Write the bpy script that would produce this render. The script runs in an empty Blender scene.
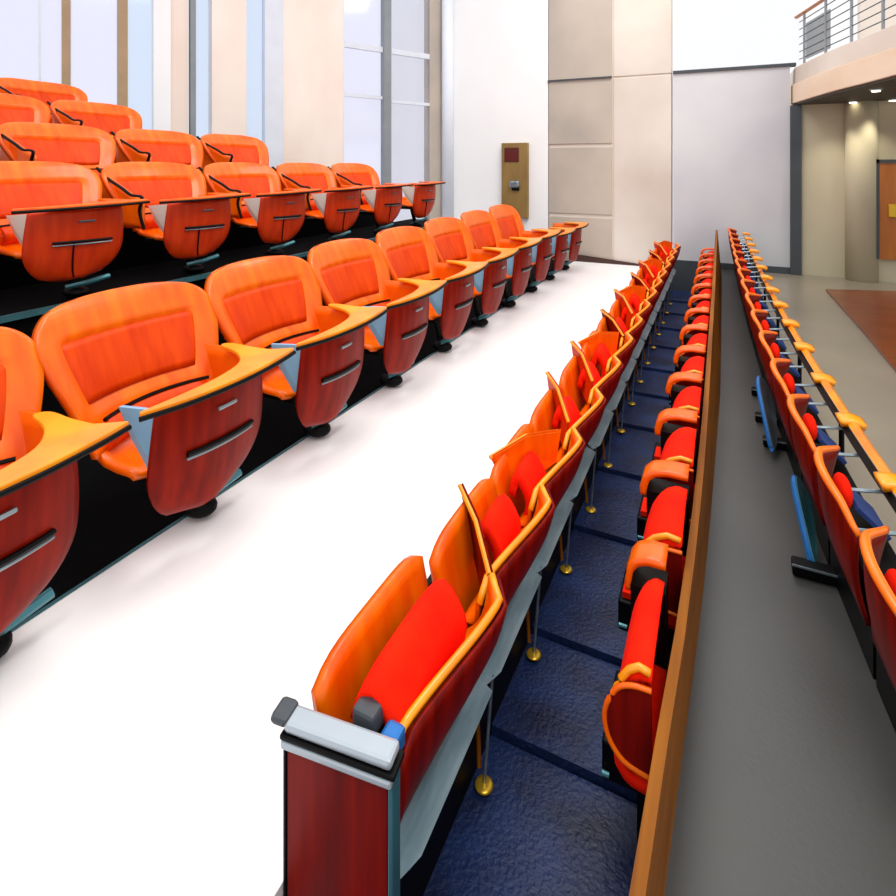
import bpy, bmesh, math, random
from mathutils import Vector, Matrix
random.seed(7)
scn = bpy.context.scene
C = scn.collection
PI = math.pi

# ------------------------------------------------------------------ camera
F = 560.0; EYE = 2.1
TH = math.atan(272/560.0); CT, ST = math.cos(TH), math.sin(TH)
cam_d = bpy.data.cameras.new('camera'); cam = bpy.data.objects.new('camera', cam_d); C.objects.link(cam)
cam_d.sensor_width = 36; cam_d.lens = 36*F/896; cam_d.shift_y = -(448-165)/896.0
cam_d.clip_start = 0.05
cam.location = (0, 0, EYE); cam.rotation_euler = (PI/2, 0, TH)
scn.camera = cam

# ------------------------------------------------------------------ materials
def lin(c):
    return tuple(((v/255)/12.92 if v/255 <= .04045 else ((v/255+.055)/1.055)**2.4) for v in c)
def mat(name, col, rough=.5, metal=0, streak=None, scale=(4, 4, 4), noise=.25, bump=0, coat=0, bscale=60, spec=.5, detail=3):
    m = bpy.data.materials.new(name); m.use_nodes = True
    nt = m.node_tree; b = nt.nodes['Principled BSDF']
    b.inputs['Roughness'].default_value = rough; b.inputs['Metallic'].default_value = metal
    b.inputs['Specular IOR Level'].default_value = spec
    if coat: b.inputs['Coat Weight'].default_value = coat; b.inputs['Coat Roughness'].default_value = .12
    c1 = lin(col); c2 = lin(streak) if streak else tuple(v*(1-noise) for v in c1)
    tc = nt.nodes.new('ShaderNodeTexCoord'); mp = nt.nodes.new('ShaderNodeMapping')
    mp.inputs['Scale'].default_value = scale
    nz = nt.nodes.new('ShaderNodeTexNoise'); nz.inputs['Scale'].default_value = 1; nz.inputs['Detail'].default_value = detail
    cr = nt.nodes.new('ShaderNodeValToRGB')
    cr.color_ramp.elements[0].position = .3; cr.color_ramp.elements[0].color = (*c2, 1)
    cr.color_ramp.elements[1].position = .68; cr.color_ramp.elements[1].color = (*c1, 1)
    L = nt.links.new
    L(tc.outputs['Object'], mp.inputs['Vector']); L(mp.outputs[0], nz.inputs['Vector'])
    L(nz.outputs['Fac'], cr.inputs[0]); L(cr.outputs[0], b.inputs['Base Color'])
    if bump:
        n2 = nt.nodes.new('ShaderNodeTexNoise'); n2.inputs['Scale'].default_value = bscale
        L(tc.outputs['Object'], n2.inputs['Vector'])
        bp = nt.nodes.new('ShaderNodeBump'); bp.inputs['Strength'].default_value = bump; bp.inputs['Distance'].default_value = .01
        L(n2.outputs['Fac'], bp.inputs['Height']); L(bp.outputs[0], b.inputs['Normal'])
    return m
M = {}
M['orange'] = mat('orange_shell', (250, 116, 2), .3, streak=(234, 82, 0), scale=(3, 12, 3), coat=.1, spec=.35)
M['orange_dark'] = mat('orange_inset', (232, 76, 0), .45, streak=(208, 52, 0), scale=(3, 16, 3), spec=.2)
M['yellow'] = mat('amber_edge', (255, 162, 14), .3, streak=(240, 130, 8), scale=(5, 5, 5), coat=.2)
M['wood_red'] = mat('red_stained_wood', (150, 26, 2), .42, streak=(104, 9, 0), scale=(14, 14, 1.6), spec=.1)
M['wood_orange'] = mat('orange_stained_wood', (218, 62, 4), .42, streak=(192, 40, 2), scale=(14, 14, 1.6), spec=.25)
M['wood_dark'] = mat('dark_red_wood', (134, 14, 2), .45, streak=(84, 4, 2), scale=(22, 22, 1.4), spec=.12)
M['red'] = mat('red_fabric', (250, 36, 0), .85, streak=(238, 18, 0), scale=(6, 6, 6), bump=.15, bscale=220, spec=.12)
M['rim_orange'] = mat('bright_orange_edge', (255, 132, 8), .3, streak=(250, 108, 2), scale=(5, 5, 5))
M['black'] = mat('black_plastic', (4, 4, 5), .5, noise=.4, spec=.15)
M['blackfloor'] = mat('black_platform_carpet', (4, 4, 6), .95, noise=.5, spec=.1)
M['steel'] = mat('brushed_steel', (170, 184, 190), .3, .75, streak=(120, 138, 146), scale=(20, 2, 20))
M['ledge'] = mat('grey_metal_ledge', (128, 150, 156), .3, .5, streak=(84, 108, 118), scale=(18, 3, 18))
M['teal'] = mat('teal_metal', (70, 130, 140), .35, .5, noise=.4)
M['blue_metal'] = mat('blue_enamel', (40, 120, 200), .35, .3, noise=.3)
M['blue_fabric'] = mat('blue_fabric', (22, 60, 130), .8, noise=.4)
M['gusset'] = mat('pale_plastic', (232, 232, 222), .45, noise=.06)
M['gusset_blue'] = mat('pale_blue_plastic', (130, 190, 225), .4, noise=.15)
M['brass'] = mat('brass', (225, 180, 50), .3, .6, noise=.3)
M['brown'] = mat('brown_oak', (150, 88, 10), .5, streak=(112, 60, 6), scale=(30, 1.2, 8), spec=.15)
M['cap'] = mat('grey_cap', (176, 186, 194), .35, .3, noise=.12)
M['white_floor'] = mat('white_polished_floor', (250, 249, 248), .35, streak=(244, 240, 240), scale=(.8, .8, .8), spec=.25)
M['gray_floor'] = mat('grey_concrete', (68, 68, 66), .4, streak=(59, 59, 57), scale=(1.5, 1.5, 1.5), bump=.05, spec=.6)
M['tan_floor'] = mat('tan_stone_floor', (146, 136, 120), .3, streak=(132, 124, 110), scale=(1.2, 1.2, 1.2))
M['stage'] = mat('brown_stage_boards', (132, 64, 34), .3, streak=(104, 44, 20), scale=(2, 9, 2), coat=.2)
M['wall_white'] = mat('white_plaster', (250, 250, 250), .8, streak=(243, 241, 240), scale=(.6, .6, .6))
M['wall_grey'] = mat('grey_plaster', (216, 216, 218), .8, streak=(198, 198, 204), scale=(.7, .7, .7))
M['stone'] = mat('beige_stone', (196, 183, 168), .7, streak=(170, 160, 150), scale=(.8, .8, .8))
M['stone_light'] = mat('pale_beige_stone', (226, 216, 206), .7, streak=(206, 192, 178), scale=(.7, .7, .7))
M['peach'] = mat('peach_plaster', (252, 238, 228), .8, streak=(240, 220, 206), scale=(1, 1, .5))
M['dark_trim'] = mat('charcoal_trim', (66, 72, 78), .6, noise=.15)
M['brown_trim'] = mat('dark_brown_trim', (70, 42, 34), .6, noise=.2)
M['mull_brown'] = mat('tan_mullion', (176, 146, 112), .6, noise=.15)
M['mull_white'] = mat('white_mullion', (225, 230, 240), .5, noise=.06)
M['mull_grey'] = mat('grey_mullion', (140, 146, 150), .5, noise=.12)
M['olive'] = mat('olive_wall', (200, 190, 164), .75, streak=(186, 176, 148), scale=(1, 1, .6))
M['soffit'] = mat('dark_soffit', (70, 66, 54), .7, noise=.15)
M['cream'] = mat('cream_balcony', (236, 214, 190), .7, streak=(226, 198, 170), scale=(1, 1, 2))
M['door'] = mat('orange_brown_door', (184, 108, 34), .4, streak=(160, 88, 24), scale=(8, 8, 1))
M['screen'] = mat('dark_red_screen', (96, 16, 14), .3, noise=.4)
M['khaki'] = mat('khaki_panel', (150, 118, 62), .5, streak=(128, 98, 50), scale=(5, 5, 2))

def carpet():
    m = mat('navy_carpet', (22, 48, 98), .5, streak=(5, 16, 50), scale=(4, 4, 4), bump=.6, bscale=60, spec=.5)
    return m
M['carpet'] = carpet()
def glassmat(name, col, f):
    m = bpy.data.materials.new(name); m.use_nodes = True; nt = m.node_tree
    nt.nodes.remove(nt.nodes['Principled BSDF'])
    out = nt.nodes['Material Output']
    tr = nt.nodes.new('ShaderNodeBsdfTransparent'); tr.inputs[0].default_value = (*lin(col), 1)
    df = nt.nodes.new('ShaderNodeBsdfTranslucent'); df.inputs[0].default_value = (*lin(col), 1)
    gl = nt.nodes.new('ShaderNodeBsdfGlossy'); gl.inputs['Roughness'].default_value = .1
    mx = nt.nodes.new('ShaderNodeMixShader'); mx.inputs[0].default_value = f
    mx2 = nt.nodes.new('ShaderNodeMixShader'); mx2.inputs[0].default_value = .05
    L = nt.links.new
    L(tr.outputs[0], mx.inputs[1]); L(df.outputs[0], mx.inputs[2])
    L(mx.outputs[0], mx2.inputs[1]); L(gl.outputs[0], mx2.inputs[2]); L(mx2.outputs[0], out.inputs[0])
    return m
M['pane_lav'] = glassmat('lavender_frosted_glass', (246, 246, 254), .1)
M['pane_blue'] = glassmat('bluish_frosted_glass', (236, 243, 253), .1)
M['pane_grey'] = glassmat('greyish_frosted_glass', (238, 238, 244), .1)
M['pane_white'] = glassmat('white_frosted_glass', (255, 255, 255), .0)
def emis(name, col, s):
    m = bpy.data.materials.new(name); m.use_nodes = True; b = m.node_tree.nodes['Principled BSDF']
    b.inputs['Emission Color'].default_value = (*lin(col), 1); b.inputs['Emission Strength'].default_value = s
    return m
M['lamp'] = emis('lamp_glow', (255, 244, 214), 6)

# ------------------------------------------------------------------ mesh helpers
def link(name, bm, m, parent=None, smooth=False, mods=()):
    me = bpy.data.meshes.new(name)
    bmesh.ops.recalc_face_normals(bm, faces=bm.faces)
    bm.to_mesh(me); bm.free()
    if smooth:
        for p in me.polygons: p.use_smooth = True
    o = bpy.data.objects.new(name, me); C.objects.link(o)
    me.materials.append(M[m])
    if parent: o.parent = parent
    for k, v in mods:
        if k == 'bevel':
            b = o.modifiers.new('bevel', 'BEVEL'); b.width = v; b.segments = 2; b.limit_method = 'ANGLE'
        if k == 'subd':
            b = o.modifiers.new('subd', 'SUBSURF'); b.levels = v; b.render_levels = v
    return o
def new(): return bmesh.new()
def bx(bm, x0, x1, y0, y1, z0, z1):
    vs = [bm.verts.new(p) for p in ((x0,y0,z0),(x1,y0,z0),(x1,y1,z0),(x0,y1,z0),(x0,y0,z1),(x1,y0,z1),(x1,y1,z1),(x0,y1,z1))]
    for f in ((0,3,2,1),(4,5,6,7),(0,1,5,4),(1,2,6,5),(2,3,7,6),(3,0,4,7)): bm.faces.new([vs[i] for i in f])
    return bm
def box(name, m, x0, x1, y0, y1, z0, z1, parent=None, bev=0):
    return link(name, bx(new(), x0, x1, y0, y1, z0, z1), m, parent, mods=(('bevel', bev),) if bev else ())
def prism(bm, pts, d):
    """pts: list of Vector, d: extrusion Vector"""
    a = [bm.verts.new(p) for p in pts]; b = [bm.verts.new(Vector(p)+Vector(d)) for p in pts]
    bm.faces.new(a); bm.faces.new(list(reversed(b)))
    n = len(a)
    for i in range(n): bm.faces.new((a[i], a[(i+1)%n], b[(i+1)%n], b[i]))
    return bm
def smoothpts(pts, n=6, closed=False):
    P = [Vector(p) for p in pts]; out = []
    N = len(P)
    rng = range(N if closed else N-1)
    for i in rng:
        p0 = P[(i-1)%N] if closed or i > 0 else P[0]; p1 = P[i]; p2 = P[(i+1)%N]
        p3 = P[(i+2)%N] if closed or i+2 < N else P[-1]
        for k in range(n):
            t = k/n
            out.append(.5*((2*p1)+(p2-p0)*t+(2*p0-5*p1+4*p2-p3)*t*t+(3*p1-p0-3*p2+p3)*t**3))
    if not closed: out.append(P[-1])
    return out
def tube(bm, pts, r, seg=8, closed=False, flat=1.0):
    P = [Vector(p) for p in pts]; rings = []
    n = len(P)
    for i, p in enumerate(P):
        a = P[(i-1)%n] if closed or i > 0 else P[0]; b = P[(i+1)%n] if closed or i < n-1 else P[-1]
        d = (b-a).normalized()
        up = Vector((0,0,1)) if abs(d.z) < .9 else Vector((1,0,0))
        s = d.cross(up).normalized(); t = s.cross(d)
        rr = r[i] if isinstance(r, (list, tuple)) else r
        rings.append([bm.verts.new(p+rr*(math.cos(2*PI*k/seg)*s+flat*math.sin(2*PI*k/seg)*t)) for k in range(seg)])
    m = n if closed else n-1
    for i in range(m):
        A, B = rings[i], rings[(i+1)%n]
        for k in range(seg): bm.faces.new((A[k], A[(k+1)%seg], B[(k+1)%seg], B[k]))
    if not closed:
        bm.faces.new(list(reversed(rings[0]))); bm.faces.new(rings[-1])
    return bm
def grid(bm, fn, nu, nv, th=0.0, off=None):
    """surface fn(i/nu, j/nv) -> Vector, given thickness th along its normals"""
    P = [[Vector(fn(i/nu, j/nv)) for j in range(nv+1)] for i in range(nu+1)]
    def nrm(i, j):
        a = P[min(i+1,nu)][j]-P[max(i-1,0)][j]; b = P[i][min(j+1,nv)]-P[i][max(j-1,0)]
        c = a.cross(b)
        return c.normalized() if c.length > 1e-9 else Vector((1,0,0))
    A = [[bm.verts.new(P[i][j]) for j in range(nv+1)] for i in range(nu+1)]
    B = [[bm.verts.new(P[i][j]+Vector(off) if off else P[i][j]-nrm(i,j)*th) for j in range(nv+1)] for i in range(nu+1)]
    for i in range(nu):
        for j in range(nv):
            bm.faces.new((A[i][j],A[i+1][j],A[i+1][j+1],A[i][j+1]))
            bm.faces.new((B[i][j],B[i][j+1],B[i+1][j+1],B[i+1][j]))
    for i in range(nu):
        bm.faces.new((A[i][0],B[i][0],B[i+1][0],A[i+1][0])); bm.faces.new((A[i][nv],A[i+1][nv],B[i+1][nv],B[i][nv]))
    for j in range(nv):
        bm.faces.new((A[0][j],A[0][j+1],B[0][j+1],B[0][j])); bm.faces.new((A[nu][j],B[nu][j],B[nu][j+1],A[nu][j+1]))
    return bm
def ellip(bm, c, r, seg=16):
    bmesh.ops.create_uvsphere(bm, u_segments=seg, v_segments=seg//2+2, radius=1, matrix=Matrix.Translation(c) @ Matrix.Diagonal((*r, 1)))
    return bm
def cyl(bm, a, b, r, seg=16): return tube(bm, [a, b], r, seg)
def interp(prof, t):
    x = t*(len(prof)-1); i = min(int(x), len(prof)-2); f = x-i
    return Vector(prof[i]).lerp(Vector(prof[i+1]), f)

def thing(name, loc, label, cat, group=None, rz=0):
    o = bpy.data.objects.new(name, None); C.objects.link(o); o.empty_display_size = .1
    o.location = loc; o.rotation_euler = (0, 0, rz); o['label'] = label; o['category'] = cat
    if group: o['group'] = group
    return o
def tag(o, label, cat, group=None):
    o['label'] = label; o['category'] = cat
    if group: o['group'] = group
    return o
def struct(o): o['kind'] = 'structure'; return o
def kids(o): return [c for c in C.objects if c.parent == o]
def dup(root, loc, label, group=None, rz=None, scale=None, skip=()):
    r = root.copy(); C.objects.link(r); r.location = loc; r['label'] = label
    if group: r['group'] = group
    if rz is not None: r.rotation_euler = (0, 0, rz)
    if scale: r.scale = scale
    for ch in kids(root):
        if ch.name.split('.')[0] in skip: continue
        c = ch.copy(); C.objects.link(c); c.parent = r
        for g in kids(ch):
            d = g.copy(); C.objects.link(d); d.parent = c
    return r

# heights of the floors (world z)
ZW, ZG = .35, .40
ZB, ZC, ZD, ZE = 1.15, 1.55, 1.90, 2.20
YW = 10.2

# ------------------------------------------------------------------ floors
struct(box('floor', 'carpet', -.97, .02, -1.5, YW, -.12, -.03))
bm = new()                                    # carpet laid in shallow overlapping treads
ys = [-1.5, .5, 1.35, 1.95, 2.45, 3.25, 3.95, 4.7, 5.4, 6.1, 6.9, 7.7, 8.5, 9.3, YW]
for a, b in zip(ys, ys[1:]):
    prism(bm, [(-.95, a, -.03), (-.95, a, .012), (-.95, b-.012, -.014), (-.95, b, -.03)], (.86, 0, 0))
struct(link('floor_carpet', bm, 'carpet'))
struct(box('floor_aisle', 'white_floor', -2.39, -.96, -1.5, YW, .15, ZW))
bm = new(); prism(bm, [(-.27, -1.0, 0), (1.6, -1.5, 0), (.62, 3.0, 0), (.52, 4.5, 0), (.32, YW, 0), (-.04, YW, 0), (-.06, 6, 0), (-.075, 3, 0), (-.09, 2.3, 0), (-.135, 1.3, 0), (-.15, .9, 0)], (0, 0, ZG)); struct(link('floor_walkway', bm, 'gray_floor'))
bm = new(); prism(bm, [(1.6, -1.5, 0), (9, -1.5, 0), (9, YW+3, 0), (.32, YW+3, 0), (.32, YW, 0), (.52, 4.5, 0), (.62, 3.0, 0)], (0, 0, ZG)); struct(link('floor_foyer', bm, 'tan_floor'))
# stage corner, brown boards
def at(px, py, z):
    Z = F*(EYE-z)/(py-165.0); X = Z*(px-448)/F
    return Vector((X*CT-Z*ST, X*ST+Z*CT, z))
P = [at(826, 289, ZG+.03), at(1100, 297, ZG+.03), at(1100, 470, ZG+.03), at(900, 374, ZG+.03), at(868, 336, ZG+.03)]
bm = new(); prism(bm, P, (0, 0, -.03)); struct(link('floor_stage', bm, 'stage'))
# tiered platforms on the left, black carpet with teal nosing
def wx(y): return -5.0-.48*(YW-y)          # x of the window wall at y
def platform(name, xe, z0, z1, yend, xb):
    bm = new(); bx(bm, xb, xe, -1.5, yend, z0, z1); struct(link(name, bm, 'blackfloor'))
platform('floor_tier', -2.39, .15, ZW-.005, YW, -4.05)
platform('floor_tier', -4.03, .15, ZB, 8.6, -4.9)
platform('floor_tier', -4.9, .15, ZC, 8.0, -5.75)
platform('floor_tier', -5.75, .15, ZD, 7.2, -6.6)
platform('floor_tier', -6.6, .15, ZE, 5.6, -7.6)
bm = new(); bx(bm, -4.035, -4.0, -1.5, 8.6, ZB-.03, ZB+.008); struct(link('trim_1', bm, 'teal'))
bm = new(); bx(bm, -2.40, -2.385, -1.5, YW-.4, ZW-.02, ZW+.006); struct(link('trim_2', bm, 'teal'))

# ------------------------------------------------------------------ back wall (plane y = YW), split in panels by joints
def xw(px, y=YW):
    k = (px-448)/F
    return y*(k*CT-ST)/(k*ST+CT)
def zw(px, py, y=YW):
    k = (px-448)/F
    return EYE+(165-py)/F*y/(k*ST+CT)
ZT = 6.2
T = .25
zl = zw(672, 73)
struct(box('wall_back', 'wall_white', -5.2, xw(548), YW, YW+T, -.1, ZT))
bm = new()
for a, b in ((-.1, zw(580, 217)), (zw(580, 214), zw(580, 147)), (zw(580, 144), zw(580, 82)), (zw(580, 79), ZT)):
    bx(bm, xw(548)+.01, xw(612), YW, YW+T, a, b)
struct(link('wall_back_stone', bm, 'stone', mods=(('bevel', .012),)))
bm = new()
for a, b in ((-.1, zl-.02), (zl, ZT)):
    bx(bm, xw(613.5), xw(671.5), YW, YW+T, a, b)
struct(link('wall_back_pale_stone', bm, 'stone_light', mods=(('bevel', .012),)))
struct(box('wall_back_grey', 'wall_grey', xw(673), xw(790), YW, YW+T, -.1, zl))
struct(box('wall_back_core', 'stone_light', xw(549), xw(671), YW+.02, YW+T+.1, -.1, ZT))
# clerestory window above the grey panel
struct(box('window_1', 'pane_white', xw(673), xw(800), YW+.08, YW+.1, zl, ZT))
struct(box('trim_3', 'dark_trim', xw(673), xw(796), YW-.03, YW+.1, zl-.02, zl+.03))
bm = new(); bx(bm, xw(548), xw(612), YW-.03, YW, zl-.015, zl+.015)
struct(link('trim_4', bm, 'dark_trim'))
# baseboards
bm = new(); prism(bm, [(xw(574), YW-.03, ZW), (xw(648), YW-.03, -.02), (xw(648), YW-.03, ZW+.02), (xw(574), YW-.03, ZW+.13)], (0, .04, 0))
struct(link('baseboard_back', bm, 'brown_trim'))
struct(box('baseboard_right', 'dark_trim', xw(648), xw(790), YW-.04, YW, -.05, zw(740, 264)))
struct(box('trim_5', 'dark_trim', xw(790), xw(801), YW-.08, YW+.2, .2, zb0-.005 if 'zb0' in globals() else 3.02))
# under the balcony
struct(box('wall_right', 'olive', xw(801), xw(848), YW-.02, YW+.2, .3, 3.4))
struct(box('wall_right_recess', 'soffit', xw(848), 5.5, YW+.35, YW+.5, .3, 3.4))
bm = new(); tube(bm, [(xw(863, 9.9)+.02, 10.1, .35), (xw(863, 9.9)+.02, 10.1, 3.35)], .2, 24)
tag(link('round_column', bm, 'olive', smooth=True), 'pale round column beside the wooden door under the balcony', 'column')
struct(box('wall_right_end', 'olive', xw(874), 5.5, YW-.15, YW+.1, .3, 3.4))
door = thing('door_2', (xw(890, YW-.2), YW-.2, ZG+.35), 'x', 'x'); del door['label']; del door['category']; struct(door)
x0 = xw(879, YW-.2)-door.location.x
zt = zw(890, 163)-door.location.z; zb = zw(880, 257)-door.location.z
box('frame', 'dark_trim', x0-.05, x0, -.03, .04, zb, zt+.05, door)
box('frame', 'dark_trim', x0-.05, x0+.95, -.03, .04, zt, zt+.05, door)
box('leaf', 'door', x0, x0+.9, -.02, .03, zb, zt, door)
h = thing('tmp', (0,0,0), 'x', 'x'); bpy.data.objects.remove(h)
box('handle_plate', 'brass', x0+.1, x0+.19, -.05, -.02, zw(887, 216)-door.location.z, zw(887, 203)-door.location.z, door, .01)

# balcony
zb0, zb1 = EYE+.93, EYE+1.52
P1 = Vector((1.05, 10.2, 0)); P2 = Vector((1.70, 7.5, 0)); P3 = P2+(P2-P1)*1.2
bm = new()
fr = smoothpts([P1, P1.lerp(P2, .5)+Vector((-.05, 0, 0)), P2, P3], 6)
pts = [Vector((p.x, p.y, zb0)) for p in fr]+[Vector((7, fr[-1].y, zb0)), Vector((7, 10.9, zb0)), Vector((1.05, 10.9, zb0))]
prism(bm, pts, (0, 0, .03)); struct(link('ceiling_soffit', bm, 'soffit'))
bm = new(); pts2 = [Vector((p.x-.03, p.y, zb0+.03)) for p in pts]
prism(bm, pts2, (0, 0, .30)); struct(link('wall_balcony', bm, 'cream', mods=(('bevel', .01),)))
bm = new(); pts2 = [Vector((p.x+.0, p.y, zb0+.335)) for p in pts]
prism(bm, pts2, (0, 0, zb1-zb0-.335)); struct(link('wall_balcony_upper', bm, 'stone_light', mods=(('bevel', .01),)))
# balcony railing
rail = thing('balcony_railing', (P1.x, P1.y, zb1), 'metal balcony railing with orange wooden handrail and thin cables', 'railing')
def rp(t, z): # local point along railing
    p = P1.lerp(P3, t); return Vector((p.x-P1.x+.06, p.y-P1.y, z))
bm = new(); tube(bm, [rp(-.02, .80), rp(1, .80)], .035, 8, flat=.6); link('handrail', bm, 'mull_brown', rail)
rail.children[0].data.materials[0] = M['door']
for i in range(9):
    t = .03+i*.12
    bm = new(); cyl(bm, rp(t, 0), rp(t, .82), .018); link('post', bm, 'mull_grey', rail)
for k in range(6):
    bm = new(); tube(bm, [rp(0, .12+k*.115), rp(1, .12+k*.115)], .007, 6); link('cable', bm, 'dark_trim', rail)
bm = new(); prism(bm, [rp(.04, .08), rp(.17, .08), rp(.17, .62), rp(.04, .62)], (.01, 0, 0)); link('mesh_panel', bm, 'mull_grey', rail)
# wall behind the balcony
struct(box('wall_balcony_back', 'stone_light', 1.9, 6, YW+.1, YW+.3, zb1, ZT))
# soffit lights
for i, (px, py, lb) in enumerate(((853, 101, 'round recessed ceiling spotlight nearest the grey wall'), (876, 89, 'round recessed ceiling spotlight closest to the balcony edge'), (893, 99, 'round recessed ceiling spotlight above the wooden door'))):
    Z = F*(zb0-EYE)/(165-py); X = Z*(px-448)/F; x, y = X*CT-Z*ST, X*ST+Z*CT
    if i == 0:
        t = thing('ceiling_spotlight', (x, y, zb0-.001), lb, 'ceiling light', 'spotlights under the balcony'); sp0 = t
        bm = new(); bmesh.ops.create_cone(bm, cap_ends=True, segments=24, radius1=.06, radius2=.07, depth=.02, matrix=Matrix.Translation((0,0,-.01))); link('ring', bm, 'steel', t)
        bm = new(); bmesh.ops.create_cone(bm, cap_ends=True, segments=24, radius1=.045, radius2=.045, depth=.01, matrix=Matrix.Translation((0,0,-.026))); link('bulb', bm, 'lamp', t)
    else: dup(sp0, (x, y, zb0-.001), lb)
for (x, y, e) in ((xw(830), 9.75, 26), (xw(862)+.1, 9.7, 24), (2.6, 9.6, 24), (1.75, 8.6, 14)):
    ld = bpy.data.lights.new('spot', 'SPOT'); ld.energy = e; ld.spot_size = 1.5; ld.spot_blend = .7; ld.color = (1, .93, .74); ld.shadow_soft_size = .05
    lo = bpy.data.objects.new('soffit_lamp', ld); C.objects.link(lo); lo.location = (x, y, zb0-.06)

# ------------------------------------------------------------------ window wall on the left, running obliquely
d_w = Vector((.48, 1, 0)).normalized(); O_w = Vector((-5.0, YW, 0)); n_w = Vector((d_w.y, -d_w.x, 0))   # n_w points into the room
def sw(px):   # distance along the wall (from corner, towards the camera) seen at column px
    k = (px-448)/F; r = Vector((k*CT-ST, k*ST+CT, 0))
    # O_w - s d_w = q r
    det = (-d_w.x)*(-r.y)-(-r.x)*(-d_w.y)
    return ((-O_w.x)*(-r.y)-(-r.x)*(-O_w.y))/det
def wallbox(bm, pa, pb, z0, z1, d0, d1):
    a, b = sw(pa), sw(pb)
    q = [O_w-d_w*a+n_w*d0, O_w-d_w*b+n_w*d0, O_w-d_w*b+n_w*d1, O_w-d_w*a+n_w*d1]
    prism(bm, [Vector((p.x, p.y, z0)) for p in q], (0, 0, z1-z0)); return bm
bands = [(-160, -100, 'wall', 'wall_white'), (-100, 62, 'pane', 'pane_lav'), (62, 70, 'm', 'mull_brown'), (70, 118, 'pane', 'pane_lav'), (118, 127, 'm', 'mull_brown'),
         (127, 153, 'pane', 'pane_blue'), (153, 170, 'm', 'wall_white'), (170, 188, 'wall', 'peach'), (190, 195, 'm', 'mull_grey'),
         (195, 212, 'pane', 'pane_blue'), (212, 246, 'wall', 'peach'), (246, 264, 'pane', 'pane_blue'), (264, 282, 'm', 'mull_white'),
         (282, 343, 'wall', 'peach'), (343, 383, 'pane', 'pane_lav'), (383, 390, 'm', 'mull_grey'), (390, 430, 'pane', 'pane_grey'), (430, 441, 'wall', 'stone')]
wn = 1; tn = 6
for a, b, kd, m in bands:
    if kd == 'pane':
        wn += 1
        w = struct(link('window_%d' % (wn+1), wallbox(new(), a, b, .2, ZT, -.06, -.04), m))
        bm = new()
        wallbox(bm, a, a+1.2, .2, ZT, -.08, 0)
        if a == 343 or a == 390: wallbox(bm, a, b, zw((a+b)/2, 103, 9.2), zw((a+b)/2, 100, 9.2), -.08, -.01); wallbox(bm, a, b, 4.2, 4.3, -.08, -.01)
        if a == -100: wallbox(bm, 39, 41, .2, ZT, -.08, -.01)
        link('window_frame', bm, 'mull_white', w)
    elif kd == 'm':
        struct(link('trim_%d' % tn, wallbox(new(), a, b, .2, ZT, -.08, .05), m)); tn += 1
    else:
        struct(link('wall_left', wallbox(new(), a, b, .2, ZT, -.2, .0), m))
bm = new(); tube(bm, [(O_w+n_w*.12-d_w*.05)+Vector((0,0,.2)), (O_w+n_w*.12-d_w*.05)+Vector((0,0,ZT))], .12, 20)
tag(link('pipe_column', bm, 'mull_white', smooth=True), 'slim pale blue-white column in the corner by the windows', 'column')

# wall control panel
cx = xw(516)
cp = thing('control_panel', (cx, YW-.08, 1.1), 'tall khaki control panel with dark red screen on white wall', 'control panel')
zt = zw(516, 143)-1.1; w = (xw(529)-xw(503))/2
box('panel_body', 'khaki', -w, w, -.02, .078, 0, zt, cp, .01)
box('screen', 'screen', -w*.75, w*.35, -.035, -.02, zt-.36, zt-.09, cp, .005)
hs = box('knob', 'steel', -.08, .12, -.09, -.02, zt-.85, zt-.72, cp, .03)
box('cable_hook', 'black', -.04, .1, -.05, -.02, zt-.9, zt-.86, cp)

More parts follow.
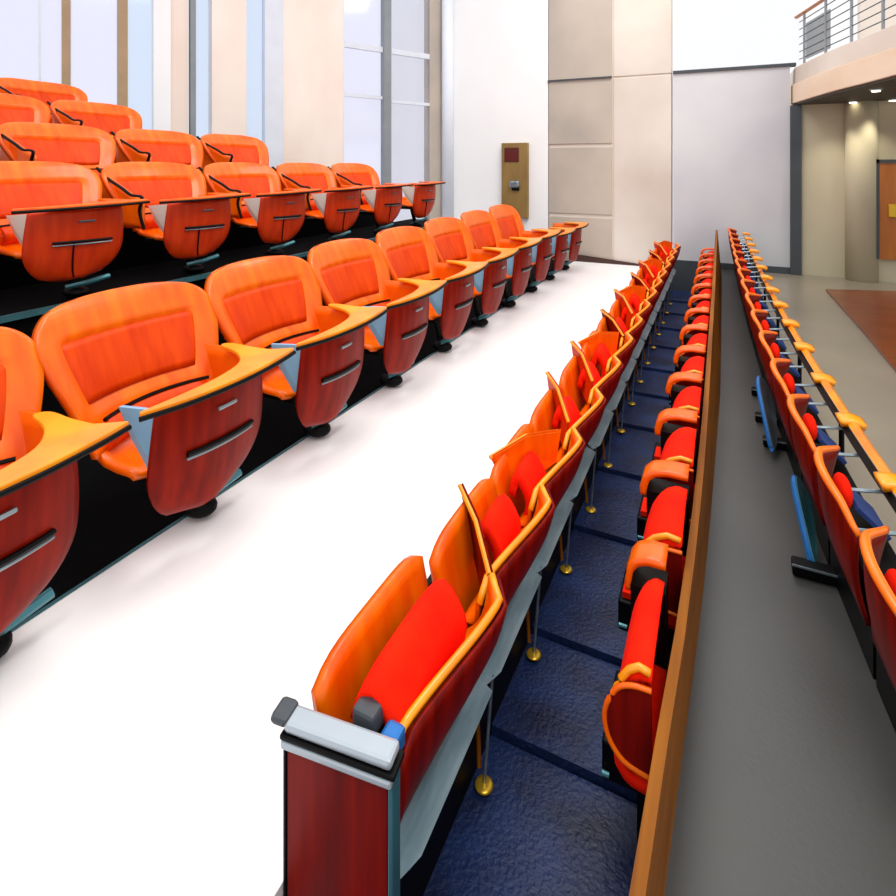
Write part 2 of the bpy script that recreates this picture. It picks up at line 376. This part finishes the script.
# ------------------------------------------------------------------ chair type 1: wide shell chairs on the left tiers
def smooth01(x): x = max(0, min(1, x)); return x*x*(3-2*x)
BP = [(-.17, .47), (-.215, .55), (-.24, .64), (-.27, .74), (-.31, .84), (-.35, .94), (-.375, .99), (-.395, 1.03), (-.41, 1.055), (-.425, 1.075), (-.437, 1.088), (-.447, 1.096), (-.455, 1.10)]
def chair1(loc, label, group):
    t = thing('auditorium_chair', loc, label, 'chair', group)
    zt, r = 1.10, .15
    def back(i, j):
        s = 2*i-1; p = interp(BP, j); v, z = p.x, p.y
        w = .33+.13*smooth01((z-.45)/.5)
        if z > zt-r: w = w-r+r*math.sqrt(max(0, 1-((z-(zt-r))/r)**2))
        z -= .022*s**4*smooth01((z-.8)/.3)
        rec = smooth01((.82-abs(s))/.12)*smooth01((z-.62)/.04)*smooth01((.96-z)/.05)
        v += .10*s*s*(1-.35*j)-.028*rec
        return Vector((v, s*w, z))
    link('backrest', grid(new(), back, 30, 39, off=(-.045, 0, -.012)), 'orange', t, True)
    def inset(i, j):
        s = (2*i-1)*.78; z = .66+.27*j
        k = [p for p in range(len(BP)-1) if BP[p][1] <= z <= BP[p+1][1]][0]
        f = (z-BP[k][1])/(BP[k+1][1]-BP[k][1]); v = BP[k][0]+f*(BP[k+1][0]-BP[k][0]); jj = (k+f)/(len(BP)-1)
        w = .33+.13*smooth01((z-.45)/.5)
        return Vector((v+.10*s*s*(1-.35*jj)-.018, s*w, z))
    link('back_inset', grid(new(), inset, 16, 8, .006), 'orange_dark', t, True)
    # lower back roll with its dark slit
    def roll(i, j):
        s = 2*i-1; a = PI*j
        return Vector((-.20+.07*s*s+.055*math.sin(a), s*.27, .60-.13*j+.0*a))
    link('lumbar_pad', grid(new(), roll, 12, 8, .02), 'orange_dark', t, True)
    bm = new(); tube(bm, [(-.205+.07*s*s+.03, s*.28, .612) for s in [k/6-1 for k in range(13)]], .009, 6)
    link('back_slit', bm, 'black', t)
    SP = [(.10, .375), (.06, .40), (-.02, .405), (-.10, .42), (-.16, .46), (-.19, .52)]
    def seat(i, j):
        s = 2*i-1; p = interp(SP, j)
        return Vector((p.x+.06*s*s*j, s*(.27+.05*j), p.y+.035*s*s))
    link('seat', grid(new(), seat, 14, 12, .03), 'orange', t, True)
    # arm body on the far side
    def arm(i, j):
        v = -.24+.46*i; z = .42+.33*j
        return Vector((v, .31+.05*math.sin(i*PI*.5)+.03*j-.10*i*i, z-.02*(1-i)*(1-j)))
    link('arm_panel', grid(new(), arm, 10, 6, .025), 'orange', t, True)
    # front wood panel, D shaped
    def front(i, j):
        s = 2*i-1; z = .73-.52*j
        w = .285+.02*math.sin(j*PI)
        zz = .73-.52*j; rr = .24
        if zz < .21+rr: w = w-.2+.2*math.sqrt(max(0, 1-((.21+rr-zz)/rr)**2))
        return Vector((.285-.07*j*j-.055*s*s, s*w, z))
    fp = link('front_panel', grid(new(), front, 20, 18, .025), M_FRONT, t, True)
    bm = new(); tube(bm, [front((s+1)/2, .46+.02*s)+Vector((.034, 0, 0)) for s in [k/5*.62-.62+.06 for k in range(11)]], .012, 6, flat=.9)
    link('slot', bm, 'black', fp)
    bm = new(); tube(bm, [front((s+1)/2, .50+.02*s)+Vector((.034, 0, 0)) for s in [k/5*.62-.62+.06 for k in range(11)]], .006, 6)
    link('slot_lip', bm, 'steel', fp)
    bm = new(); tube(bm, [front((s+1)/2, .17)+Vector((.032, 0, 0)) for s in [k/5*.35-.1 for k in range(6)]], .009, 6)
    link('name_strip', bm, 'steel', fp)
    if M_TAB == 'orange':
        bm = new(); tube(bm, [front(.42, .48+.5*k/5)+Vector((.030, 0, 0)) for k in range(6)], .006, 6); link('seam', bm, 'black', fp)
    # pale side gusset
    bm = new(); prism(bm, [(.25, -.285, .72), (.02, -.30, .70), (.06, -.27, .56), (.15, -.25, .43), (.20, -.26, .45)], (0, .02, 0))
    link('side_gusset', bm, M_GUS, t)
    # writing tablet
    out = smoothpts([(.30, -.40, 0), (.36, -.2, 0), (.385, .05, 0), (.37, .28, 0), (.34, .44, 0)], 5)
    inn = smoothpts([(.24, .37, 0), (.12, .36, 0), (-.02, .36, 0), (-.05, .31, 0), (.10, .27, 0), (.23, .17, 0), (.285, 0, 0), (.295, -.2, 0), (.285, -.39, 0)], 4)
    def tz(p): return Vector((p.x, p.y, .745+.02*(p.y+.4)))
    bm = new(); prism(bm, [tz(p) for p in out+inn], (0, 0, .022)); link('writing_tablet', bm, M_TAB, t, mods=(('bevel', .006),))
    bm = new(); tube(bm, [tz(p)+Vector((.0, 0, -.004)) for p in out], .011, 8); link('tablet_underside_trim', bm, 'black', t)
    # pedestal
    bm = new(); cyl(bm, (.0, .13, .05), (-.06, .08, .40), .028); bx(bm, -.16, .1, -.2, .2, .34, .375); link('pedestal', bm, 'black', t)
    bm = new(); ellip(bm, (0, .13, .045), (.1, .075, .045)); link('foot', bm, 'black', t, True)
    bm = new(); tube(bm, [(.02, .05, .10), (.08, .15, .12), (.1, .3, .15)], .02, 6); link('bracket', bm, 'teal', t)
    return t
M_FRONT, M_GUS, M_TAB = 'wood_red', 'gusset_blue', 'yellow'
ordn = ['nearest', 'second', 'third', 'fourth', 'fifth', 'sixth', 'seventh', 'eighth', 'ninth', 'tenth', 'eleventh', 'twelfth', 'thirteenth', 'fourteenth', 'fifteenth', 'sixteenth']
G = 'wide orange chairs in the front left row'
n = 10
for k in range(n):
    y = .94+.91*k; sA = (1, 1+.004*k, 1+.012*k)
    if k == 0:
        lb = 'orange shell chair cut off by the left picture edge, front left row'
        A0 = chair1((-2.35, y, ZW), lb, G)
    elif k < 8:
        lb = ['', 'largest orange shell chair with wood front panel, beside the white aisle', 'orange shell chair just behind the largest one, front left row',
              'third full orange chair up the white aisle, front left row', 'fourth full orange chair up the white aisle, front left row',
              'fifth full orange chair up the white aisle, front left row', 'orange shell chair next to last with a backrest, front left row',
              'farthest orange chair with a backrest, below the khaki control panel'][k]
        dup(A0, (-2.35, y, ZW), lb, scale=sA)
    else:
        lb = ['low backless seat with wood front just past the last backrest', 'low backless seat at the wall end of the front left row'][k-8]
        dup(A0, (-2.35, y, ZW), lb, skip=('backrest', 'back_inset', 'lumbar_pad', 'back_slit'))
# upper rows: paler gusset, black edged side wing
M_FRONT, M_GUS, M_TAB = 'wood_orange', 'gusset', 'orange'
def wing(t):
    def fn(i, j):
        top = interp([(-.40, 1.0), (-.28, .93), (-.12, .84), (-.02, .78), (.06, .74)], i)
        return Vector((top.x, -.40+.03*i, .5+(top.y-.5)*j))
    link('side_wing', grid(new(), fn, 12, 6, .02), 'orange', t, True)
    bm = new(); tube(bm, smoothpts([(-.42, -.43, 1.04), (-.30, -.425, .95), (-.12, -.42, .86), (-.02, -.41, .80), (.08, -.39, .78), (.05, -.39, .66), (.09, -.38, .5)], 4), .013, 6)
    link('arm_edge', bm, 'black', t)
G = 'orange chairs in the second left row'
names = ['wood fronted orange chair second row up, at the left edge above the corner chair', 'second-row orange chair with stickered pale side bracket near the left edge',
         'second-row orange chair, third from left, wood front with black slot', 'second-row orange chair, fourth from left, in front of the window mullions',
         'second-row orange chair, fifth from left, below the peach pillar', 'second-row orange chair next to last before the corner column', 'last second-row seat beside the corner column, small wooden front']
y0 = 1.32
for k in range(7):
    y = y0+1.0*k
    if k == 0: B0 = chair1((-4.17, y, ZB), names[0], G); wing(B0); B0.scale = (1, 1.05, .89)
    else: dup(B0, (-4.17, y, ZB), names[k], skip=('backrest', 'back_inset', 'lumbar_pad', 'back_slit', 'side_wing', 'arm_edge') if k == 6 else ())
for gi, (x, z, y0, nn, nm, sc) in enumerate(((-4.95, ZC, 1.95, 4, ['third-row orange chair at the left edge', 'third-row orange chair, second from left, black arm edge', 'third-row orange chair, third from left, middle of its row', 'last third-row orange chair, below the peach pillar'], .84),
                                  (-5.85, ZD, 2.86, 2, ['fourth-row orange chair at the left edge', 'last fourth-row orange chair with wide backrest against the windows'], .82),
                                  (-6.7, ZE, 2.75, 2, ['topmost-row orange chair at the left edge', 'topmost-row orange chair second from left against the windows'], .80))):
    for k in range(nn):
        dup(B0, (x, y0+1.0*k, z), nm[k], 'orange chairs in the upper left rows', scale=(1, 1.05, sc), skip=('writing_tablet', 'tablet_underside_trim', 'front_panel', 'side_gusset', 'arm_panel'))

# ------------------------------------------------------------------ centre row: folded seats with red cushions
def chair2(loc, label, group):
    t = thing('folding_seat', loc, label, 'chair', group)
    def back(i, j):
        u = -.285+.56*i
        z = .42+.385*j-.05*(abs(2*i-1)**5)*j
        return Vector((-.045-.075*j, u, z))
    link('backrest', grid(new(), back, 14, 8, .025), 'orange', t, True)
    def cush(i, j):
        s = 2*i-1
        p = interp([(-.045, .72), (-.03, .775), (-.012, .80), (.01, .81), (.035, .795), (.062, .76), (.085, .72), (.092, .685), (.085, .63), (.07, .56)], j)
        e = 1-.10*abs(s)**4
        return Vector((p.x, -.03+s*.20*(1+.10*(1-j)), .5+(p.y-.5)*e))
    link('cushion', grid(new(), cush, 14, 18, -.04), 'red', t, True)
    link('cushion_back', grid(new(), lambda i, j: Vector((-.03+.05*j, -.2+.36*i, .72-.25*j)), 4, 4, .03), 'black', t)
    def rim(i):
        u = -.275+.55*i
        return Vector((.085+.10*smooth01(i*1.1)-.05*smooth01((i-.88)/.12), u, .70+.05*smooth01(i*1.1)+.02*smooth01((i-.88)/.12)-.05*smooth01((.12-i)/.12)))
    def pan(i, j):
        r = rim(i); b = Vector((.02+.03*i, r.y*.95, .56))
        return b.lerp(r, j)+Vector((.02*math.sin(j*PI), 0, -.03*math.sin(j*PI)))
    link('seat_pan', grid(new(), pan, 16, 8, .012), 'orange', t, True)
    link('pan_inset', grid(new(), lambda i, j: pan(.25+.45*i, .15+.6*j)+Vector((-.004, 0, .008)), 8, 6, .006), 'red', t, True)
    def shell(i, j):
        r = rim(i)+Vector((.016, 0, -.005)); b = Vector((.05, r.y, .42))
        return r.lerp(b, j)+Vector((.025*math.sin(j*PI), 0, 0))
    link('seat_shell', grid(new(), shell, 16, 8, .012), 'wood_dark', t, True)
    bm = new(); tube(bm, [rim(k/18) for k in range(19)], .012, 8); link('seat_rim', bm, 'yellow', t, True)
    # metal ledge
    def ledge(i, j):
        u = -.27+.55*i; e = 1-smooth01((.12-i)/.12)*.3
        return Vector((.03+.10*j*e, u, .425-.035*j-.01*j*j))
    link('ledge', grid(new(), ledge, 16, 4, .012), 'ledge', t)
    bm = new(); cyl(bm, (.115, -.23, .395), (.085, -.23, .012), .006, 8); rd = link('rod', bm, 'steel', t)
    bm = new(); ellip(bm, (.085, -.23, .012), (.032, .032, .010)); link('rod_foot', bm, 'brass', rd, True)
    bm = new(); tube(bm, smoothpts([(.06, -.2, .40), (.03, -.16, .25), (.055, -.2, .03)], 4), .008, 6); link('brace', bm, 'brown', t)
    return t
def tablet2(t, var):
    """writing tablet swung up across the folded seat"""
    bm = new()
    if var == 0: pts = [(-.12, .02, .84), (.0, -.10, .80), (.10, -.22, .72), (.07, -.20, .60), (-.06, .0, .62)]
    elif var == 1: pts = [(-.12, -.22, .80), (-.02, -.02, .83), (.08, .20, .78), (.06, .18, .62), (-.05, -.12, .60)]
    else: pts = [(-.13, .16, .86), (-.02, .0, .84), (.08, -.16, .74), (.04, -.14, .60), (-.08, .10, .62)]
    prism(bm, pts, (.012, .004, .012)); o = link('writing_tablet', bm, ['wood_dark', 'orange', 'wood_orange'][var], t)
    bm = new(); tube(bm, pts[:3], .009, 6); link('tablet_edge', bm, 'yellow', t)
    return o
GR = 'folded seats in the centre row'
near2 = {0: 'nearest folded seat with large red cushion, behind the wooden end panel', 1: 'second folded seat from the wooden end panel, tablet swung up',
         2: 'third folded seat from the wooden end panel, red pan showing', 3: 'fourth folded seat from the wooden end panel, crossed orange boards'}
N2 = 15
base2 = chair2((-.80, 1.42, 0), near2[0], GR)
var2 = []
for v in range(3):
    r = dup(base2, (-.80, 1.42+.56*(v+1), 0), 'x', skip=('cushion_back',)); tablet2(r, v)
    for c in kids(r):
        if c.name.startswith('backrest'): c.location = (.045, 0, -.01)
        if c.name.startswith('cushion'): c.scale = (.8, .55, .95); c.location = (0, (.10, -.08, .06)[v], .0)
    var2.append(r)
for k in range(1, N2):
    if k in near2: lb = near2[k]
    elif k < 8: lb = '%s folded seat from the wooden end panel in the centre row' % ordn[k]
    elif k == N2-1: lb = 'farthest folded seat of the centre row, against the back wall'
    else: lb = '%s folded seat from the back wall in the centre row' % ordn[N2-1-k]
    if k <= 3: var2[k-1]['label'] = lb
    else: dup(var2[(k*2) % 3], (-.80+.003*k, 1.42+.56*k, 0), lb, scale=(1, 1, 1+.008*k))
for c in kids(base2):
    if c.name.split('.')[0] in ('rod', 'brace'):
        for g in kids(c): bpy.data.objects.remove(g)
        bpy.data.objects.remove(c)
# black plinth and back rail under the centre row
tag(box('seat_plinth', 'black', -.93, -.765, 1.13, 10.1, -.02, .415), 'long black plinth carrying the centre row of folded seats', 'plinth')
ft = new(); 
tag(link('back_rail', bx(new(), -.955, -.935, 1.13, 10.0, .36, .60), 'black'), 'black rail along the back of the centre row by the white aisle', 'rail')
# blue-grey arm blocks along the white aisle side
for k in range(9):
    y = 2.25+.56*k
    if k == 0:
        ab = thing('armrest', (-.94, y, .60), 'x', 'armrest', 'dark armrests on the aisle side of the centre row')
        link('arm_pad', bx(new(), -.05, .07, -.06, .06, .0, .05), 'dark_trim', ab, mods=(('bevel', .015),))
        link('arm_bracket', bx(new(), -.02, .02, -.02, .02, -.12, .0), 'steel', ab)
        r = ab
    else: r = dup(ab, (-.94, y, .60), 'x')
    r['label'] = ('%s dark armrest block on the aisle side of the centre row' % (ordn[k] if k else 'nearest'))
# end panel
ep = thing('end_panel', (-.81, 1.09, 0), 'dark red wooden end panel with grey metal cap, nearest end of centre row', 'panel', rz=.13)
box('wood_board', 'wood_dark', -.14, .128, -.02, .02, 0, .70, ep, .004)
ep.children[0].data.materials[0] = M['wood_dark']
box('side_edge', 'teal', .129, .142, -.022, .022, 0, .71, ep, .003)
box('side_edge', 'black', -.15, -.141, -.022, .022, 0, .71, ep, .003)
box('metal_strip', 'cap', -.15, .142, -.035, .02, .692, .712, ep, .006)
box('black_strip', 'black', -.152, .15, -.034, .03, .713, .726, ep, .004)
box('cap', 'cap', -.145, .14, -.03, .028, .727, .752, ep, .01)
box('cap_tip', 'dark_trim', -.185, -.135, -.03, .032, .735, .760, ep, .012)
bx_b = thing('seat_bracket', (-.79, 1.16, .60), 'blue-black bracket behind the grey cap of the end panel', 'bracket')
box('bracket_block', 'dark_trim', -.03, .035, -.02, .06, .10, .16, bx_b, .01)
box('bracket_arm', 'blue_metal', .05, .10, -.02, .03, .08, .13, bx_b, .01)
box('bracket_stem', 'black', -.02, .03, -.01, .04, -.19, .10, bx_b)

# ------------------------------------------------------------------ oak partition beside the walkway
def xp(y):      # left face of the partition, which bows slightly
    T_ = [(-1, -.30), (.9, -.166), (1.3, -.15), (1.8, -.122), (2.3, -.104), (3, -.092), (6, -.072), (10, -.06)]
    for (a, xa), (b, xb) in zip(T_, T_[1:]):
        if y <= b: return xa+(xb-xa)*(y-a)/(b-a)
    return T_[-1][1]
bm = new(); yy = [-1+.35*k for k in range(31)]
secs = []
for y in yy:
    w_ = max(0, min(.055, .02*(y-1.8))); zt_ = .70+max(0, y-3.5)*.068
    secs.append([bm.verts.new(p) for p in ((xp(y), y, -.03), (xp(y)+.028+w_, y, -.03), (xp(y)+.028+w_, y, ZG), (xp(y)+.028, y, zt_), (xp(y), y, zt_))])
for a, b in zip(secs, secs[1:]):
    for q in range(5): bm.faces.new((a[q], a[(q+1) % 5], b[(q+1) % 5], b[q]))
bm.faces.new(secs[0]); bm.faces.new(list(reversed(secs[-1])))
tag(link('oak_partition', bm, 'brown'), 'long low brown oak partition between red seats and grey walkway', 'partition')

# ------------------------------------------------------------------ red row
def chair3(loc, label, group):
    t = thing('padded_seat', loc, label, 'chair', group)
    PR = [(.098, .775), (.07, .782), (.045, .765), (.025, .735), (.008, .69), (-.004, .63), (-.008, .56), (.0, .50), (.03, .46), (.098, .45)]
    def cu(i, j):
        s = 2*i-1; p = interp(PR, j); e = 1-.05*abs(s)**6
        return Vector((.1+(p.x-.1)*e, .01+s*.19, .5+(p.y-.5)*e))
    link('cushion', grid(new(), cu, 12, 22, .03), 'red', t, True)
    bm = new(); tube(bm, [Vector((interp(PR[:6], k/10).x-.004, -.18, interp(PR[:6], k/10).y+.002)) for k in range(11)], .010, 8); link('cushion_rim', bm, 'yellow', t, True)
    # wooden end shell
    E = smoothpts([(.098, -.195, .745), (.05, -.2, .745), (.01, -.2, .72), (-.018, -.2, .655), (-.01, -.2, .59), (.03, -.2, .54), (.098, -.195, .52)], 4)
    bm = new(); prism(bm, [p for p in E], (0, .015, 0)); link('end_shell', bm, 'wood_dark', t)
    bm = new(); tube(bm, E, .007, 6); link('end_shell_rim', bm, 'orange', t, True)
    # arched arm beyond the cushion
    AP = [(.098, .80), (.04, .80), (.0, .785), (-.022, .755), (-.03, .715), (-.028, .68)]
    def ar(i, j):
        p = interp(AP, j); return Vector((p.x, .225+.11*i, p.y-.03*(1-i)*0))
    link('arm', grid(new(), ar, 4, 16, .02), 'orange', t, True)
    link('arm_block', bx(new(), -.01, .098, .215, .33, .34, .71), 'black', t)
    link('base_box', bx(new(), -.07, .098, .03, .30, .22, .34), 'black', t, mods=(('bevel', .008),))
    link('base_pad', bx(new(), -.06, .05, .05, .18, .341, .365), 'red', t)
    bm = new(); cyl(bm, (-.066, .02, .25), (-.045, .02, .25), .008, 8); link('base_bracket', bm, 'teal', t)
    link('base_stem', bx(new(), .03, .09, .06, .28, 0, .22), 'black', t)
    return t
GR = 'red padded seats beside the oak partition'
N3 = 14
for k in range(N3):
    y = 1.72+.59*k
    if k == 0: R0 = chair3((xp(y-.22)-.118, y, 0), 'nearest red padded seat with dark wooden end shell, beside oak partition', GR)
    else:
        lb = ('%s red padded seat along the oak partition, counted from the near end' % ordn[k]) if k < 7 else (('%s red padded seat from the back wall, beside the oak partition' % (ordn[N3-1-k])) if k < N3-1 else 'farthest red padded seat at the wall end of the oak partition')
        q = (xp(y)+.26+.012)/.112; q = max(1, min(1.6, q)); dup(R0, (xp(y-.2)-.104*q, y, 0), lb, scale=(q, 1, 1))

# ------------------------------------------------------------------ right row
def chair4(loc, label, group):
    t = thing('shell_seat', loc, label, 'chair', group)
    def rim(i):
        u = -.27+.54*i
        return Vector((.02-.055*math.sin(i*PI*1.1)+.05*smooth01((i-.75)/.25), u, .50+.06*math.sin(i*PI*.9)-.035*smooth01((.2-i)/.2)))
    def sh(i, j):
        r = rim(i); b = Vector((.05, r.y*.93, .16))
        return r.lerp(b, j)+Vector((-.02*math.sin(j*PI), 0, 0))
    link('back_shell', grid(new(), sh, 18, 8, .014), 'wood_dark', t, True)
    bm = new(); tube(bm, [rim(k/18)+Vector((.006, 0, 0)) for k in range(19)], [.010+.006*math.sin(k/18*PI) for k in range(19)], 8); link('shell_rim', bm, 'rim_orange', t, True)
    link('seat_pan', bx(new(), .06, .20, -.25, .25, .16, .30), 'black', t, mods=(('bevel', .01),))
    bm = new(); ellip(bm, (.055, .05, .45), (.03, .075, .06)); link('cushion', bm, 'red', t, True)
    link('blue_pad', grid(new(), lambda i, j: Vector((.08+.10*j, -.02+.2*i, .42-.09*j)), 4, 4, .015), 'blue_fabric', t)
    for s in (-.17, .1):
        bm = new(); cyl(bm, (.045, s, .43), (.21, s, .45), .007, 6); link('cross_bar', bm, 'steel', t)
    def arm(i, j):
        return Vector((.17+.11*i, .02+.09*j+.01*i, .515+.012*math.sin(i*PI)-.01*i))
    link('arm', grid(new(), arm, 8, 4, .03), 'yellow', t, True)
    link('base', bx(new(), .065, .17, -.265, .265, .0, .17), 'black', t)
    return t
def xr(y):
    t = (10-y)/8.1; return .145+.12*t+.16*t**4
GR = 'wood-backed shell seats in the right row'
N4 = 15
for k in range(N4):
    y = 1.98+.56*k
    sl = math.atan((xr(y+.2)-xr(y-.2))/.4)
    if k == 0: Q0 = chair4((xr(y), y, ZG), 'nearest wood-backed shell seat at the right picture edge', GR); Q0.rotation_euler.z = -sl
    else:
        lb = ('%s wood-backed shell seat counted from the near end of the right row' % ordn[k]) if k < 8 else (('%s shell seat from the wall end of the right row' % ordn[N4-1-k]) if k < N4-1 else 'farthest shell seat of the right row, against the back wall')
        dup(Q0, (xr(y), y, ZG), lb, rz=-sl, scale=(1, 1, 1+.022*max(0, k-3)), skip=('foot_bar',) if k < 2 else ())
for c in kids(Q0):
    if c.name.startswith('foot_bar'): bpy.data.objects.remove(c)
rl = thing('seat_rail', (0, 0, ZG), 'long amber rail with dark edge along the stage side of the right row', 'rail')
bm = new(); tube(bm, [(xr(y)+.225, y, .50) for y in [1.5+.3*k for k in range(29)]], .022, 4); link('amber_rail', bm, 'yellow', rl)
bm = new(); tube(bm, [(xr(y)+.20, y, .47) for y in [1.5+.3*k for k in range(29)]], .018, 4); link('dark_rail', bm, 'black', rl)
for k in range(8):
    y = 2.2+k*1.1
    bm = new(); cyl(bm, (xr(y)+.215, y, 0), (xr(y)+.215, y, .48), .012); link('rail_post', bm, 'black', rl)
for k, (x, y, m, lb, s) in enumerate(((.27, 3.95, 'blue_metal', 'bright blue edged folded board leaning by the right row', .85), (.345, 2.92, 'teal', 'teal folded board above the black foot bar, right row', .62))):
    t = thing('folded_board', (x, y, ZG), lb, 'board', 'folded boards beside the right row')
    pts = smoothpts([(-.04, .28, .36), (-.06, .15, .34), (-.03, -.12, .18), (.0, -.26, .06), (.03, -.1, .10), (.03, .2, .24)], 4, True)
    bm = new(); prism(bm, [p*s for p in pts], (.012, 0, .01)); link('board', bm, 'dark_trim' if k == 0 else m, t)
    bm = new(); tube(bm, [p*s for p in pts[:14]], .012, 6); link('board_edge', bm, 'blue_metal', t)
for k, (x, y, L) in enumerate(((.21, 4.72, .13), (.21, 4.25, .14), (.235, 3.9, .15), (.27, 2.74, .16))):
    t = thing('foot_bar', (x, y, ZG), ['farthest short black foot bar on the grey walkway', 'third short black foot bar from the near end of the walkway', 'second short black foot bar from the camera on the walkway', 'longest and nearest black foot bar jutting onto the grey walkway'][k], 'foot bar', 'black foot bars on the walkway')
    link('bar', bx(new(), 0, L, -.035, .035, 0, .05), 'black', t, mods=(('bevel', .01),))
    link('bar_edge', bx(new(), -.003, L, -.04, -.035, .045, .052), 'steel', t)

# ------------------------------------------------------------------ light
w = bpy.data.worlds.new('world'); scn.world = w; w.use_nodes = True
bg = w.node_tree.nodes['Background']; bg.inputs[0].default_value = (.97, .975, 1, 1); bg.inputs[1].default_value = 1.04
def area(name, loc, rot, size, e, col=(1, 1, 1)):
    ld = bpy.data.lights.new(name, 'AREA'); ld.energy = e; ld.size = size; ld.color = col
    o = bpy.data.objects.new(name, ld); C.objects.link(o); o.location = loc; o.rotation_euler = rot; return o
area('highlight_area', (-1.5, 3, 6.5), (0, 0, 0), 2.5, 160, (1, .97, .92))  # added area light for glossy highlights on the shells, no fitting behind it
area('highlight_area_far', (-1.0, 8, 6.5), (0, 0, 0), 2.0, 90, (1, .97, .92))  # second added area light, carries the highlights to the far seats
sd = bpy.data.lights.new('contrast_sun', 'SUN'); sd.energy = 1.1; sd.angle = .5; sd.color = (1, .985, .96)  # added overhead sun, deepens shadows under the chairs and brightens the walls
so = bpy.data.objects.new('contrast_sun', sd); C.objects.link(so); so.location = (2, -4, 9); so.rotation_euler = Vector((.35, -.45, 1)).to_track_quat('Z', 'Y').to_euler()
vs = scn.view_settings; scn.display_settings.display_device = 'sRGB'
vs.view_transform = 'Standard'; vs.look = 'None'; vs.exposure = 0.0; vs.gamma = 1.0; vs.use_curve_mapping = False
